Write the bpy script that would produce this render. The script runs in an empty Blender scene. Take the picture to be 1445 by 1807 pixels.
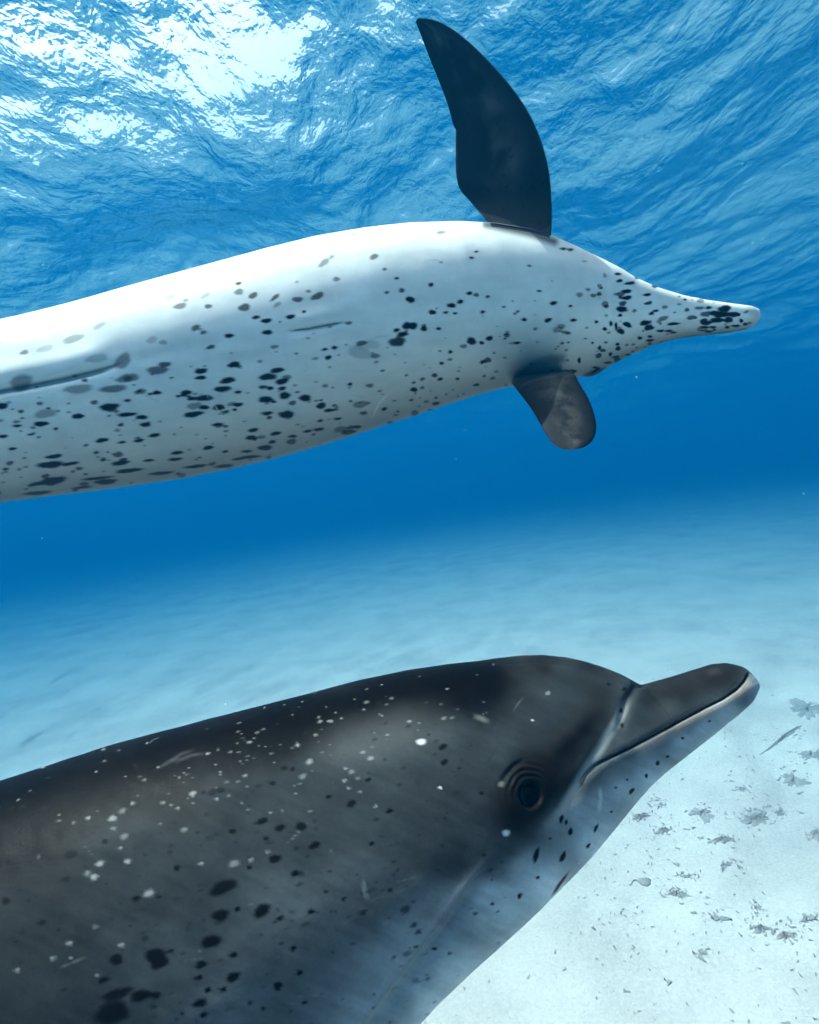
import bpy, bmesh, math, random
import numpy as np
from mathutils import Vector, Matrix

# ---------------------------------------------------------------- camera
SC = bpy.context.scene
COL = SC.collection
W_PX, H_PX, F_PX = 1445.0, 1807.0, 950.0
CAM_Z = 2.6                      # metres above the sand
SURF_Z = 5.0                     # mean water surface
PITCH, ROLL = math.radians(-3.2), math.radians(8.0)
CAM_POS = np.array([0.0, 0.0, CAM_Z])
_fw = np.array([0, math.cos(PITCH), math.sin(PITCH)])
_r0 = np.array([1.0, 0, 0]); _u0 = np.cross(_r0, _fw)
_up = math.cos(ROLL) * _u0 + math.sin(ROLL) * _r0
_rt = math.cos(ROLL) * _r0 - math.sin(ROLL) * _u0

def at(px, py, depth):
    """point of the place seen in photo pixel (px, py), `depth` metres along the view axis"""
    return CAM_POS + depth * (_fw + _rt * (px - W_PX / 2) / F_PX - _up * (py - H_PX / 2) / F_PX)

def project(P):
    d = np.asarray(P) - CAM_POS
    z = d @ _fw
    return np.stack([W_PX / 2 + F_PX * (d @ _rt) / z, H_PX / 2 - F_PX * (d @ _up) / z, z], -1)

cam_d = bpy.data.cameras.new('camera'); cam = bpy.data.objects.new('camera', cam_d); COL.objects.link(cam)
cam_d.sensor_fit = 'VERTICAL'; cam_d.sensor_height = 36.0; cam_d.lens = F_PX / H_PX * 36.0
cam_d.clip_start = 0.02; cam_d.clip_end = 2000
m = Matrix.Identity(4)
for i in range(3):
    m[i][0], m[i][1], m[i][2], m[i][3] = _rt[i], _up[i], -_fw[i], CAM_POS[i]
cam.matrix_world = m
SC.camera = cam

# ---------------------------------------------------------------- sky and sun
SUN_EL, SUN_AZ = math.radians(68), math.radians(-68)      # azimuth clockwise from +Y (the view direction)
world = bpy.data.worlds.new('World'); SC.world = world; world.use_nodes = True
nt = world.node_tree; nt.nodes.clear()
sky = nt.nodes.new('ShaderNodeTexSky'); sky.sky_type = 'NISHITA'; sky.sun_disc = False
sky.sun_elevation = SUN_EL; sky.sun_rotation = SUN_AZ
sky.air_density = 1.0; sky.dust_density = 10.0; sky.ozone_density = 1.0
bg = nt.nodes.new('ShaderNodeBackground'); bg.inputs[1].default_value = 0.15
wo = nt.nodes.new('ShaderNodeOutputWorld')
nt.links.new(sky.outputs[0], bg.inputs[0]); nt.links.new(bg.outputs[0], wo.inputs[0])
sun_d = bpy.data.lights.new('sun', 'SUN'); sun_d.energy = 5.0; sun_d.angle = math.radians(0.6)
sun_d.color = (1.0, 0.91, 0.82)
sun = bpy.data.objects.new('sun', sun_d); COL.objects.link(sun)
sdir = Vector((math.sin(SUN_AZ) * math.cos(SUN_EL), math.cos(SUN_AZ) * math.cos(SUN_EL), math.sin(SUN_EL)))
sun.rotation_euler = sdir.to_track_quat('Z', 'Y').to_euler(); sun.location = (0, 0, 40)
SC.view_settings.view_transform = 'Standard'; SC.view_settings.look = 'None'
SC.view_settings.gamma = 1.0; SC.view_settings.use_curve_mapping = False
SC.view_settings.exposure = 1.62
SC.render.engine = 'CYCLES'
cy = SC.cycles
cy.max_bounces = 8; cy.diffuse_bounces = 2; cy.glossy_bounces = 3; cy.transmission_bounces = 2
cy.transparent_max_bounces = 8; cy.volume_bounces = 1
cy.use_denoising = True; cy.denoiser = 'OPENIMAGEDENOISE'
cy.caustics_reflective = True; cy.caustics_refractive = False
cy.sample_clamp_indirect = 4.0
cy.use_adaptive_sampling = True; cy.adaptive_threshold = 0.03

# ---------------------------------------------------------------- helpers
def mesh_obj(name, V, F, mat, parent=None, smooth=True):
    me = bpy.data.meshes.new(name)
    V = np.asarray(V, dtype=np.float32); F = np.asarray(F, dtype=np.int32)
    k = F.shape[1]
    me.vertices.add(len(V)); me.vertices.foreach_set('co', V.ravel())
    me.loops.add(F.size); me.loops.foreach_set('vertex_index', F.ravel())
    me.polygons.add(len(F)); me.polygons.foreach_set('loop_start', np.arange(0, F.size, k, dtype=np.int32))
    if smooth: me.polygons.foreach_set('use_smooth', np.ones(len(F), dtype=bool))
    me.update(calc_edges=True); me.validate()
    o = bpy.data.objects.new(name, me); COL.objects.link(o)
    if mat: me.materials.append(mat)
    if parent: o.parent = parent
    return o

def grid_faces(n, m_, wrap=False):
    i = np.arange(n - 1)[:, None]; j = np.arange(m_ if wrap else m_ - 1)[None, :]
    j2 = (j + 1) % m_
    return np.stack([i * m_ + j + 0 * i, (i + 1) * m_ + j, (i + 1) * m_ + j2, i * m_ + j2], -1).reshape(-1, 4)

class NT:
    def __init__(s, name):
        s.mat = bpy.data.materials.new(name); s.mat.use_nodes = True; s.t = s.mat.node_tree; s.t.nodes.clear()
        s.out = s.t.nodes.new('ShaderNodeOutputMaterial')
    def n(s, typ, _i=None, **kw):
        nd = s.t.nodes.new(typ)
        for k, v in kw.items(): setattr(nd, k, v)
        for k, v in (_i or {}).items():
            if hasattr(v, 'bl_idname') and hasattr(v, 'links'): s.t.links.new(v, nd.inputs[k])
            else: nd.inputs[k].default_value = v
        return nd
    def math(s, op, a, b=0.0, c=None, clamp=False):
        d = {0: a, 1: b}
        if c is not None: d[2] = c
        return s.n('ShaderNodeMath', d, operation=op, use_clamp=clamp).outputs[0]
    def ramp(s, fac, *stops):
        nd = s.n('ShaderNodeValToRGB', {0: fac}); e = nd.color_ramp.elements
        while len(e) < len(stops): e.new(0.5)
        for el, (p, c) in zip(e, stops):
            el.position = p; el.color = c if len(c) == 4 else (*c, 1)
        return nd.outputs[0]
    def mix(s, fac, a, b, blend='MIX'):
        nd = s.n('ShaderNodeMix', data_type='RGBA', blend_type=blend)
        for k, v in ((0, fac), (6, a), (7, b)):
            if hasattr(v, 'links'): s.t.links.new(v, nd.inputs[k])
            else: nd.inputs[k].default_value = v if (k == 0 or len(v) == 4) else (*v, 1)
        return nd.outputs[2]
    def link(s, a, b): s.t.links.new(a, b)

_LATTICE = {}
def fbm(x, y, seed, octaves=4, scale=1.0, gain=0.5):
    """smooth value noise on a lattice (numpy)"""
    if seed not in _LATTICE: _LATTICE[seed] = np.random.RandomState(seed).rand(256, 256)
    T = _LATTICE[seed]
    out = np.zeros_like(x, dtype=float); a = 1.0; tot = 0
    for o in range(octaves):
        X = x * scale + 17.3 * o; Y = y * scale + 9.1 * o
        xi = np.floor(X).astype(int); yi = np.floor(Y).astype(int); fx = X - xi; fy = Y - yi
        fx = fx * fx * fx * (fx * (fx * 6 - 15) + 10); fy = fy * fy * fy * (fy * (fy * 6 - 15) + 10)
        g = lambda i, j: T[(xi + i) & 255, (yi + j) & 255]
        out += a * ((g(0, 0) * (1 - fx) + g(1, 0) * fx) * (1 - fy) + (g(0, 1) * (1 - fx) + g(1, 1) * fx) * fy)
        tot += a; a *= gain; scale *= 2.03
    return out / tot - 0.5

def axis_steps(near, far, d0, grow):
    """coordinates that are dense around 0 and spread out to +-far"""
    p = [0.0]; d = d0
    while p[-1] < far:
        p.append(p[-1] + d)
        if p[-1] > near: d *= grow
    p = np.array(p); return np.concatenate([-p[:0:-1], p])

# ---------------------------------------------------------------- sand floor
def sand_z(x, y):
    big = 0.16 * fbm(x, y, 3, 3, 0.22)
    u = x * 0.80 - y * 0.60; v = x * 0.60 + y * 0.80      # ripples run diagonally away to the right
    w = u + 0.55 * fbm(x, y, 5, 3, 0.5) * 2
    ph = w / 0.62 + 0.5 * fbm(u, v, 8, 2, 0.9)
    tri = np.abs((ph % 1.0) - 0.62); r = np.where(ph % 1.0 < 0.62, (ph % 1.0) / 0.62, (1 - ph % 1.0) / 0.38)
    r = r * r * (3 - 2 * r)
    amp = 0.10 * np.clip(0.55 + 1.6 * fbm(x, y, 11, 2, 0.35), 0.1, 1.2)
    fade = np.exp(-(np.hypot(x, y) / 8.0) ** 2)
    return big + (amp * r + 0.02 * fbm(x, y, 21, 4, 2.2)) * fade

xs = axis_steps(7, 160, 0.035, 1.07)
X, Y = np.meshgrid(xs, xs + 3.5, indexing='ij')
sand_m = NT('sand')
tc = sand_m.n('ShaderNodeNewGeometry').outputs['Position']
n1 = sand_m.n('ShaderNodeTexNoise', {'Vector': tc, 'Scale': 1.1, 'Detail': 6, 'Roughness': 0.6}).outputs[0]
n2 = sand_m.n('ShaderNodeTexNoise', {'Vector': tc, 'Scale': 60.0, 'Detail': 4, 'Roughness': 0.7}).outputs[0]
c = sand_m.ramp(n1, (0.28, (0.43, 0.275, 0.235)), (0.52, (0.65, 0.415, 0.355)), (0.74, (0.78, 0.51, 0.44)))
c = sand_m.mix(0.35, c, sand_m.ramp(n2, (0.3, (0.34, 0.23, 0.20)), (0.7, (0.74, 0.51, 0.46))))
bmp = sand_m.n('ShaderNodeBump', {'Height': n2, 'Strength': 0.35, 'Distance': 0.01}).outputs[0]
bs = sand_m.n('ShaderNodeBsdfPrincipled', {'Base Color': c, 'Roughness': 0.9, 'Normal': bmp})
sand_m.link(bs.outputs[0], sand_m.out.inputs[0])
sand = mesh_obj('sand', np.stack([X, Y, sand_z(X, Y)], -1).reshape(-1, 3), grid_faces(len(xs), len(xs)), sand_m.mat)
sand['kind'] = 'structure'

# ---------------------------------------------------------------- water surface seen from below
WAVE_SHIFT = (8.0, -1.9)
CREST = math.radians(18)          # crests run away from the camera, a little to the left
def wave_z(x, y):
    x = x + WAVE_SHIFT[0]; y = y + WAVE_SHIFT[1]
    u = x * math.cos(CREST) + y * math.sin(CREST)           # across the crests
    v = -x * math.sin(CREST) + y * math.cos(CREST)          # along them
    wx = u + 0.2 * fbm(u, v, 36, 2, 0.5); wy = v + 0.2 * fbm(u, v, 37, 2, 0.5)
    h = 1.05 * fbm(wx, wy * 0.8, 131, 2, 0.26)
    h += 0.29 * fbm(wx, wy * 0.7, 133, 2, 0.75)
    h += 0.10 * fbm(wx, wy * 0.62, 35, 3, 2.6)
    return h
xs = axis_steps(9, 160, 0.045, 1.06)
X, Y = np.meshgrid(xs, xs + 4.5, indexing='ij')
wm = NT('water_surface')
pos = wm.n('ShaderNodeNewGeometry').outputs['Position']
mp = wm.n('ShaderNodeMapping', {0: pos, 2: (0, 0, -CREST), 3: (1.0, 0.6, 1.0)}).outputs[0]
a1 = wm.n('ShaderNodeTexNoise', {'Vector': mp, 'Scale': 5.2, 'Detail': 4, 'Roughness': 0.55, 'Distortion': 0.25}).outputs[0]
a2 = wm.n('ShaderNodeTexNoise', {'Vector': mp, 'Scale': 19.0, 'Detail': 3, 'Roughness': 0.5, 'Distortion': 0.2}).outputs[0]
hh = wm.math('MULTIPLY_ADD', a2, 0.12, a1)
bump = wm.n('ShaderNodeBump', {'Height': hh, 'Strength': 1.0, 'Distance': 0.042}).outputs[0]
fr = wm.n('ShaderNodeFresnel', {'IOR': 1.333, 'Normal': bump}).outputs[0]
tr = wm.n('ShaderNodeBsdfTransparent', {0: (1, 1, 1, 1)}).outputs[0]
gl = wm.n('ShaderNodeBsdfGlossy', {'Color': (1, 1, 1, 1), 'Roughness': 0.0, 'Normal': bump}).outputs[0]
mx = wm.n('ShaderNodeMixShader', {0: fr, 1: tr, 2: gl}).outputs[0]
wm.link(mx, wm.out.inputs[0])
surf = mesh_obj('water_surface', np.stack([X, Y, SURF_Z + wave_z(X, Y)], -1).reshape(-1, 3), grid_faces(len(xs), len(xs)), wm.mat)
surf['kind'] = 'structure'

# ---------------------------------------------------------------- the body of water (blue in the distance)
hm = NT('sea_water_volume')
SIG_S = np.array([0.0001, 0.0106, 0.0255])      # scattering per metre
SIG_T = np.array([0.250, 0.122, 0.106])         # extinction per metre: red goes first
DENS = 0.2
_c = SIG_S / DENS; _ac = (1 - (SIG_T - SIG_S) / (DENS * (1 - _c))).clip(0, 1) ** 2
pv = hm.n('ShaderNodeVolumePrincipled', {'Color': (*_c, 1), 'Absorption Color': (*_ac, 1), 'Density': DENS, 'Anisotropy': 0.2})
hm.link(pv.outputs[0], hm.out.inputs[1])
HX, HB, HT = 150.0, -1.2, SURF_Z + 0.6
V = [(sx * HX, sy * HX + 4, z) for z in (HB, HT) for sy in (-1, 1) for sx in (-1, 1)]
Fq = [(0, 2, 3, 1), (4, 5, 7, 6), (0, 1, 5, 4), (2, 6, 7, 3), (0, 4, 6, 2), (1, 3, 7, 5)]
haze = mesh_obj('haze', V, Fq, hm.mat, smooth=False); haze['kind'] = 'stuff'

# ================================================================ dolphins
def sstep(a, b, x):
    t = np.clip((x - a) / (b - a), 0, 1); return t * t * (3 - 2 * t)

def catmull(P, n):
    """dense smooth curve through the rows of P, with even arc length steps"""
    P = np.asarray(P, float); Q = np.vstack([2 * P[0] - P[1], P, 2 * P[-1] - P[-2]])
    out = []
    for k in range(len(P) - 1):
        p0, p1, p2, p3 = Q[k:k + 4]; t = np.linspace(0, 1, 60, endpoint=False)[:, None]
        out.append(0.5 * ((2 * p1) + (-p0 + p2) * t + (2 * p0 - 5 * p1 + 4 * p2 - p3) * t ** 2 + (-p0 + 3 * p1 - 3 * p2 + p3) * t ** 3))
    out = np.vstack(out + [P[-1:]])
    d = np.r_[0, np.cumsum(np.linalg.norm(np.diff(out, axis=0), axis=1))]
    s = np.linspace(0, d[-1], n)
    return np.stack([np.interp(s, d, out[:, i]) for i in range(P.shape[1])], -1), s

def cut(c, n, line):
    """distance from c along n to the polyline (nearest crossing ahead), or nan"""
    a = line[:-1] - c; b = line[1:] - c; m_ = np.array([-n[1], n[0]])
    da = a @ m_; db = b @ m_; k = (da * db <= 0) & (np.abs(da - db) > 1e-9)
    t = da[k] / (da[k] - db[k]); d = (a[k] * (1 - t)[:, None] + b[k] * t[:, None]) @ n
    d = d[d > 0]; return d.min() if len(d) else np.nan

class Dolphin:
    """rings round a spine; rU/rD the radii up and down in the picture, rF/rB towards and away from the camera"""
    def __init__(s, spine, svals, front, back, a_hint, roll=0.0):
        C, S = catmull(spine, 1200)
        s.len = S[-1]
        s.S = np.asarray(svals) * S[-1] / svals[-1]
        ip = lambda q: np.stack([np.interp(q, S, C[:, i]) for i in range(3)], -1)
        s.C = ip(s.S)
        T = ip(s.S + 0.01) - ip(s.S - 0.01); T[0] = T[1]
        for _ in range(3): T[1:-1] = (T[:-2] + T[1:-1] * 2 + T[2:]) / 4
        s.T = T / np.linalg.norm(T, axis=1)[:, None]            # points to the tail
        view = CAM_POS - s.C; 
        if a_hint is not None: view = np.tile(np.asarray(a_hint, float), (len(s.C), 1))
        F = view - (view * s.T).sum(1)[:, None] * s.T; F /= np.linalg.norm(F, axis=1)[:, None]
        A = np.cross(F, s.T); A /= np.linalg.norm(A, axis=1)[:, None]
        if (A @ _up).mean() < 0: A = -A
        cr, sr = math.cos(roll), math.sin(roll)
        s.F, s.A = F * cr + A * sr, A * cr - F * sr
        f = np.linspace(-math.pi / 2, math.pi / 2, front + 1); b = np.linspace(math.pi / 2, 3 * math.pi / 2, back + 1)[1:-1]
        s.phi = np.r_[f, b]; s.nj = len(s.phi); s.ni = len(s.S)
    def rings(s, ex=2.0):
        c, q = np.cos(s.phi), np.sin(s.phi)
        e = 2.0 / ex
        cc = np.sign(c) * np.abs(c) ** e; qq = np.sign(q) * np.abs(q) ** e
        rf = np.where(c > 0, s.rF[:, None], s.rB[:, None]); ra = np.where(q > 0, s.rU[:, None], s.rD[:, None])
        return s.C[:, None] + (rf * cc)[..., None] * s.F[:, None] + (ra * qq)[..., None] * s.A[:, None]
    def fit(s, up, dn, prof, ratio, smooth=3):
        """radii from the outline where the picture shows it, from `prof` (station, radius) elsewhere"""
        base = np.interp(s.S, *np.array(prof).T)
        s.rU = base.copy(); s.rD = base.copy()
        pc = project(s.C); pt = project(s.C - s.T * 0.01)
        t2 = (pt - pc)[:, :2]; t2 /= np.linalg.norm(t2, axis=1)[:, None]
        n2 = np.stack([t2[:, 1], -t2[:, 0]], -1); n2[n2[:, 1] > 0] *= -1      # up in the picture
        want = {}
        for key, line, sg in (('rU', np.array(up, float), 1), ('rD', np.array(dn, float), -1)):
            want[key] = np.array([cut(pc[k, :2], n2[k] * sg, line) if pc[k, 2] > 0.1 else np.nan for k in range(s.ni)])
        for it in range(8):
            s.rF = ratio[0](s.S) * (s.rU + s.rD) / 2; s.rB = ratio[1](s.S) * (s.rU + s.rD) / 2
            pp = project(s.rings()); off = ((pp[..., :2] - pc[:, None, :2]) * n2[:, None]).sum(-1)
            for key, got in (('rU', off.max(1)), ('rD', -off.min(1))):
                w = want[key]; ok = ~np.isnan(w); r = getattr(s, key)
                f = np.ones(s.ni); f[ok] = np.clip(w[ok] / np.maximum(got[ok], 0.5), 0.5, 2)
                r = r * f; ks = np.where(ok)[0]
                if len(ks) and ks[-1] + 1 < s.ni:        # run on from the last seen ring into the profile
                    k = ks[-1]; g = r[k] / base[k]; w_ = np.exp(-(s.S[k + 1:] - s.S[k]) / 0.35)
                    r[k + 1:] = base[k + 1:] * (1 + (g - 1) * w_)
                    r[:k + 1] = np.where(ok[:k + 1], r[:k + 1], np.interp(s.S[:k + 1], s.S[ks], r[ks]))
                for _ in range(smooth): r[1:-1] = (r[:-2] + 2 * r[1:-1] + r[2:]) / 4
                r[0] = 0.0005
                setattr(s, key, r)
        s.want = want
    def finish(s, V):
        s.V = V; s.normals()
    def normals(s):
        V = s.V
        du = np.gradient(V, axis=0); dv = (np.roll(V, -1, 1) - np.roll(V, 1, 1))
        N = np.cross(du, dv); N /= np.linalg.norm(N, axis=2)[..., None] + 1e-12
        out = ((V - s.C[:, None]) * N).sum(-1)
        N[out.mean(1) < 0] *= -1
        s.N = N
        s.px = project(V); w = CAM_POS - V; w /= np.linalg.norm(w, axis=2)[..., None]
        s.face = (N * w).sum(-1); s.seen = (s.face > -0.02) & (s.px[..., 2] > 0.05)
    def locate(s, x, y):
        d = np.hypot(s.px[..., 0] - x, s.px[..., 1] - y) + np.where(s.seen, 0, 1e6)
        return np.unravel_index(np.argmin(d), d.shape)
    def dist_line(s, pts, closed=False):
        """picture distance of every seen vertex to a polyline, and how far along it (0..1)"""
        P = np.asarray(pts, float); best = np.full(s.px.shape[:2], 1e6); tt = np.zeros_like(best)
        q = s.px[..., :2]; L = np.r_[0, np.cumsum(np.linalg.norm(np.diff(P, axis=0), axis=1))]
        for k in range(len(P) - 1):
            ab = P[k + 1] - P[k]; l2 = max((ab ** 2).sum(), 1e-9)
            t = np.clip(((q - P[k]) @ ab) / l2, 0, 1)
            d = np.hypot(q[..., 0] - P[k, 0] - t * ab[0], q[..., 1] - P[k, 1] - t * ab[1])
            m_ = d < best; best = np.where(m_, d, best); tt = np.where(m_, (L[k] + t * math.sqrt(l2)) / L[-1], tt)
        best[~s.seen] = 1e6
        return best, tt
    def mirror_j(s):
        """for each column the column on the far side (F <-> -F)"""
        t = (math.pi - s.phi + math.pi / 2) % (2 * math.pi) - math.pi / 2
        return np.abs((s.phi[None, :] - t[:, None] + math.pi) % (2 * math.pi) - math.pi).argmin(1)

def add_fin(V, F, col, idx, LE, TE, thick, K, root_col, tip_col, blend=0.12, flip=False, camber=0.0, pale=None, seed=1):
    """grow a fin out of a rectangular patch of the body grid; idx = grid of vertex numbers of the patch.
    LE / TE: leading and trailing edge points from root to tip. Returns new vertex, face and colour arrays."""
    a, b = idx.shape
    loop = np.r_[idx[:-1, 0], idx[-1, :-1], idx[:0:-1, -1], idx[0, :0:-1]]
    n = len(loop)
    c = np.r_[np.linspace(0, 1, a)[:-1], np.ones(b - 1), np.linspace(1, 0, a)[:-1], np.zeros(b - 1)]
    sd = np.r_[np.ones(a - 1), np.linspace(1, -1, b)[:-1], -np.ones(a - 1), np.linspace(-1, 1, b)[:-1]]
    if flip: sd = -sd
    LEc, _ = catmull(LE, K); TEc, _ = catmull(TE, K)
    base = V[loop]; newV = []; newC = []
    for k in range(1, K):
        u = k / (K - 1.0); le, te = LEc[k], TEc[k]
        ch = te - le; span = (LEc[min(k + 1, K - 1)] + TEc[min(k + 1, K - 1)] - LEc[k - 1] - TEc[k - 1])
        nn = np.cross(ch, span); nn /= np.linalg.norm(nn) + 1e-12
        cl = np.linalg.norm(ch)
        th = thick * cl * (1 - 0.45 * u) * (1 - sstep(0.93, 1.0, np.array(u)))
        prof = 2.6 * (np.sqrt(np.clip(c, 0, 1)) * (1 - c)) ** 0.9 + 0.03
        P = le + c[:, None] * ch + (sd * prof * th * 0.5 + camber * cl * c * (1 - c))[:, None] * nn
        w = float(sstep(0, blend, np.array(u)))
        newV.append(base * (1 - w) + P * w if w < 1 else P)
        kc = root_col * (1 - sstep(0, 0.25, np.array(u))) + tip_col * sstep(0, 0.25, np.array(u)) + np.zeros((n, 1))
        if pale is not None:                       # paler mottled middle, dark margins, a few flecks
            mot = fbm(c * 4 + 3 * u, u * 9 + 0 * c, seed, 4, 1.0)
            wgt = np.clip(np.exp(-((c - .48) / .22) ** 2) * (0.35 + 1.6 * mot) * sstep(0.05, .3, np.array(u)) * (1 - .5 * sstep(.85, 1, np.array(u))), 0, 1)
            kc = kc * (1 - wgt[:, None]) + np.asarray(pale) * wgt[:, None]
            kc = kc * (1 - .7 * (fbm(c * 40, u * 80 + 0 * c, seed + 5, 2, 1.0) > .33))[:, None]
        newC.append(kc)
    n0 = len(V); newV = np.vstack(newV); newC = np.vstack(newC)
    rows = [loop] + [n0 + k * n + np.arange(n) for k in range(K - 1)]
    nf = []
    for k in range(K - 1):
        r0, r1 = rows[k], rows[k + 1]
        nf.append(np.stack([r0, np.roll(r0, -1), np.roll(r1, -1), r1], -1))
    last = rows[-1]; h = n // 2
    cap = [(last[i], last[i + 1], last[(n - i - 2 + b - 1) % n], last[(n - i - 1 + b - 1) % n]) for i in range(0)]
    inner = set()
    fk = F  # faces inside the patch go
    drop = np.zeros(n0, bool); drop[idx[1:-1, 1:-1].ravel()] = True
    inpatch = np.zeros(n0, bool); inpatch[idx.ravel()] = True
    F = F[~(inpatch[F].all(1))]
    return np.vstack([V, newV]), np.vstack([F] + nf), np.vstack([col, newC])

def compact(V, F, col):
    used = np.zeros(len(V), bool); used[F.ravel()] = True
    k = np.cumsum(used) - 1
    return V[used], k[F], col[used]

def skin_obj(name, V, F, col, mat, parent):
    V, F, col = compact(V, F, col)
    # outward winding
    c = V[F].mean(1); n = np.cross(V[F[:, 1]] - V[F[:, 0]], V[F[:, 3]] - V[F[:, 0]])
    o = mesh_obj(name, V, F, mat, parent)
    a = o.data.color_attributes.new('skin', 'FLOAT_COLOR', 'POINT')
    a.data.foreach_set('color', np.c_[np.clip(col, 0, 1), np.ones(len(col))].astype(np.float32).ravel())
    bm = bmesh.new(); bm.from_mesh(o.data); bmesh.ops.recalc_face_normals(bm, faces=bm.faces); bm.to_mesh(o.data); bm.free()
    return o

def skin_material(name, rough, spec, grain):
    m_ = NT(name)
    at_ = m_.n('ShaderNodeVertexColor', layer_name='skin').outputs[0]
    p = m_.n('ShaderNodeNewGeometry').outputs['Position']
    n1 = m_.n('ShaderNodeTexNoise', {'Vector': p, 'Scale': 38.0, 'Detail': 6, 'Roughness': 0.65}).outputs[0]
    n2 = m_.n('ShaderNodeTexNoise', {'Vector': p, 'Scale': 420.0, 'Detail': 3, 'Roughness': 0.6}).outputs[0]
    k1 = m_.ramp(n1, (0.25, (1 - grain,) * 3), (0.75, (1 + grain,) * 3))
    k2 = m_.ramp(n2, (0.25, (1 - grain * 0.6,) * 3), (0.75, (1 + grain * 0.6,) * 3))
    c = m_.mix(1.0, m_.mix(1.0, at_, k1, 'MULTIPLY'), k2, 'MULTIPLY')
    r = m_.math('MULTIPLY_ADD', n1, 0.25, rough - 0.12)
    bmp = m_.n('ShaderNodeBump', {'Height': n2, 'Strength': 0.10, 'Distance': 0.0015}).outputs[0]
    b = m_.n('ShaderNodeBsdfPrincipled', {'Base Color': c, 'Roughness': r, 'Normal': bmp, 'Specular IOR Level': spec})
    m_.link(b.outputs[0], m_.out.inputs[0])
    return m_.mat

def empty(name, loc, label, cat, group=None):
    o = bpy.data.objects.new(name, None); COL.objects.link(o); o.location = loc; o.empty_display_size = 0.1
    o['label'] = label; o['category'] = cat
    if group: o['group'] = group
    return o

def place(o, root):
    """mesh built in world coordinates under its root"""
    o.parent = root; o.matrix_parent_inverse = Matrix.Translation(root.location).inverted()

def idw(px, pts, power=3.6):
    P = np.array(pts, float); acc = np.zeros(px.shape[:2]); ws = np.zeros(px.shape[:2])
    for x, y, g in P:
        d2 = ((px[..., 0] - x) ** 2 + (px[..., 1] - y) ** 2 + 700.0) ** (power / 2)
        acc += math.log(g) / d2; ws += 1 / d2
    return np.exp(acc / ws)

def spots(D, col, lst, rgb, rnd, soft=0.28, off=(0, 0), k=0.5, tilt=0.0):
    """ellipses (x, y, rx[, ry[, strength[, degrees]]]) in crop pixels, with ragged edges, onto the seen skin"""
    q = D.px
    for e in lst:
        e = list(e) + [None] * (6 - len(e))
        x, y, rx = off[0] + e[0] * k, off[1] + e[1] * k, e[2] * k
        ry = (e[3] if e[3] is not None else e[2] * 0.72) * k
        st = 1.0 if e[4] is None else e[4]; an = math.radians(tilt if e[5] is None else e[5])
        R = max(rx, ry) * 1.8 + 3
        ii, jj = np.where((np.abs(q[..., 0] - x) < R) & (np.abs(q[..., 1] - y) < R) & D.seen)
        if not len(ii): continue
        dx, dy = q[ii, jj, 0] - x, q[ii, jj, 1] - y
        u = (dx * math.cos(an) + dy * math.sin(an)) / rx; v = (-dx * math.sin(an) + dy * math.cos(an)) / ry
        th = np.arctan2(v, u); p1, p2, p3 = rnd.rand(3) * 6.28
        rag = 1 + 0.08 * np.sin(2 * th + p1) + 0.06 * np.sin(3 * th + p2) + 0.03 * np.sin(5 * th + p3) + 0.16 * fbm(q[ii, jj, 0], q[ii, jj, 1], rnd.randint(999), 2, 0.3)
        r = np.hypot(u, v) / rag
        sf = max(soft, 1.2 / max(min(rx, ry), 0.8))
        w = (st * (1 - sstep(1 - sf, 1 + sf, r)))[:, None]
        col[ii, jj] = col[ii, jj] * (1 - w) + np.asarray(rgb) * w

def stroke(D, col, pts, width, rgb, strength=1.0, soft=0.6, fade=0.12):
    d, t = D.dist_line(pts)
    w = strength * (1 - sstep(width * (1 - soft), width * (1 + soft), d))
    if fade: w = w * sstep(0, fade, t) * (1 - sstep(1 - fade, 1, t))
    col[:] = col * (1 - w[..., None]) + np.asarray(rgb) * w[..., None]
    return w

def eyeball(parent, P, N, r, name='eye', ring_dir=0.0):
    """glossy dark eye with a paler rim, its axis along N"""
    n = 24; th = np.linspace(0, math.pi, n); ph = np.linspace(0, 2 * math.pi, 33)[:-1]
    q = Vector(N).to_track_quat('Z', 'Y').to_matrix(); q = np.array(q)
    T, H = np.meshgrid(th, ph, indexing='ij')
    L = np.stack([np.sin(T) * np.cos(H), np.sin(T) * np.sin(H), np.cos(T) * 0.85], -1) * r
    V = P + L.reshape(-1, 3) @ q.T
    o = mesh_obj(name, V, grid_faces(n, 32, True), EYE_MAT); place(o, parent)
    a_ = o.data.color_attributes.new('skin', 'FLOAT_COLOR', 'POINT')
    ring = np.exp(-((np.degrees(T) - 58) / 7.0) ** 2) * (0.35 + 0.65 * (np.cos(H - ring_dir) > 0.0))
    k = (0.0012 + 0.03 * ring).reshape(-1); a_.data.foreach_set('color', np.stack([k, k * .95, k * .95, k * 0 + 1], -1).astype(np.float32).ravel())
    return o
em = NT('eye')
eb = em.n('ShaderNodeBsdfPrincipled', {'Base Color': em.n('ShaderNodeVertexColor', layer_name='skin').outputs[0], 'Roughness': 0.12, 'Specular IOR Level': 0.05})
em.link(eb.outputs[0], em.out.inputs[0]); EYE_MAT = em.mat

def stations(parts):
    return np.concatenate([np.linspace(a, b, n, endpoint=False) for a, b, n in parts] + [[parts[-1][1]]])
def patch(D, s0, s1, p0, p1):
    i0, i1 = np.searchsorted(D.S, [s0, s1]); pj = np.degrees(D.phi)
    j = np.where((pj >= p0) & (pj <= p1))[0]
    return np.arange(i0, i1 + 1)[:, None] * D.nj + j[None, :]
def local(D, s_, f, a, t=0.0):
    """point at station s_, f towards the camera side, a up, t tailwards (metres)"""
    i = min(np.searchsorted(D.S, s_), D.ni - 1); return D.C[i] + D.F[i] * f + D.A[i] * a + D.T[i] * t

def station_of(D, x, y): return D.S[D.locate(x, y)[0]]

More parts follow.
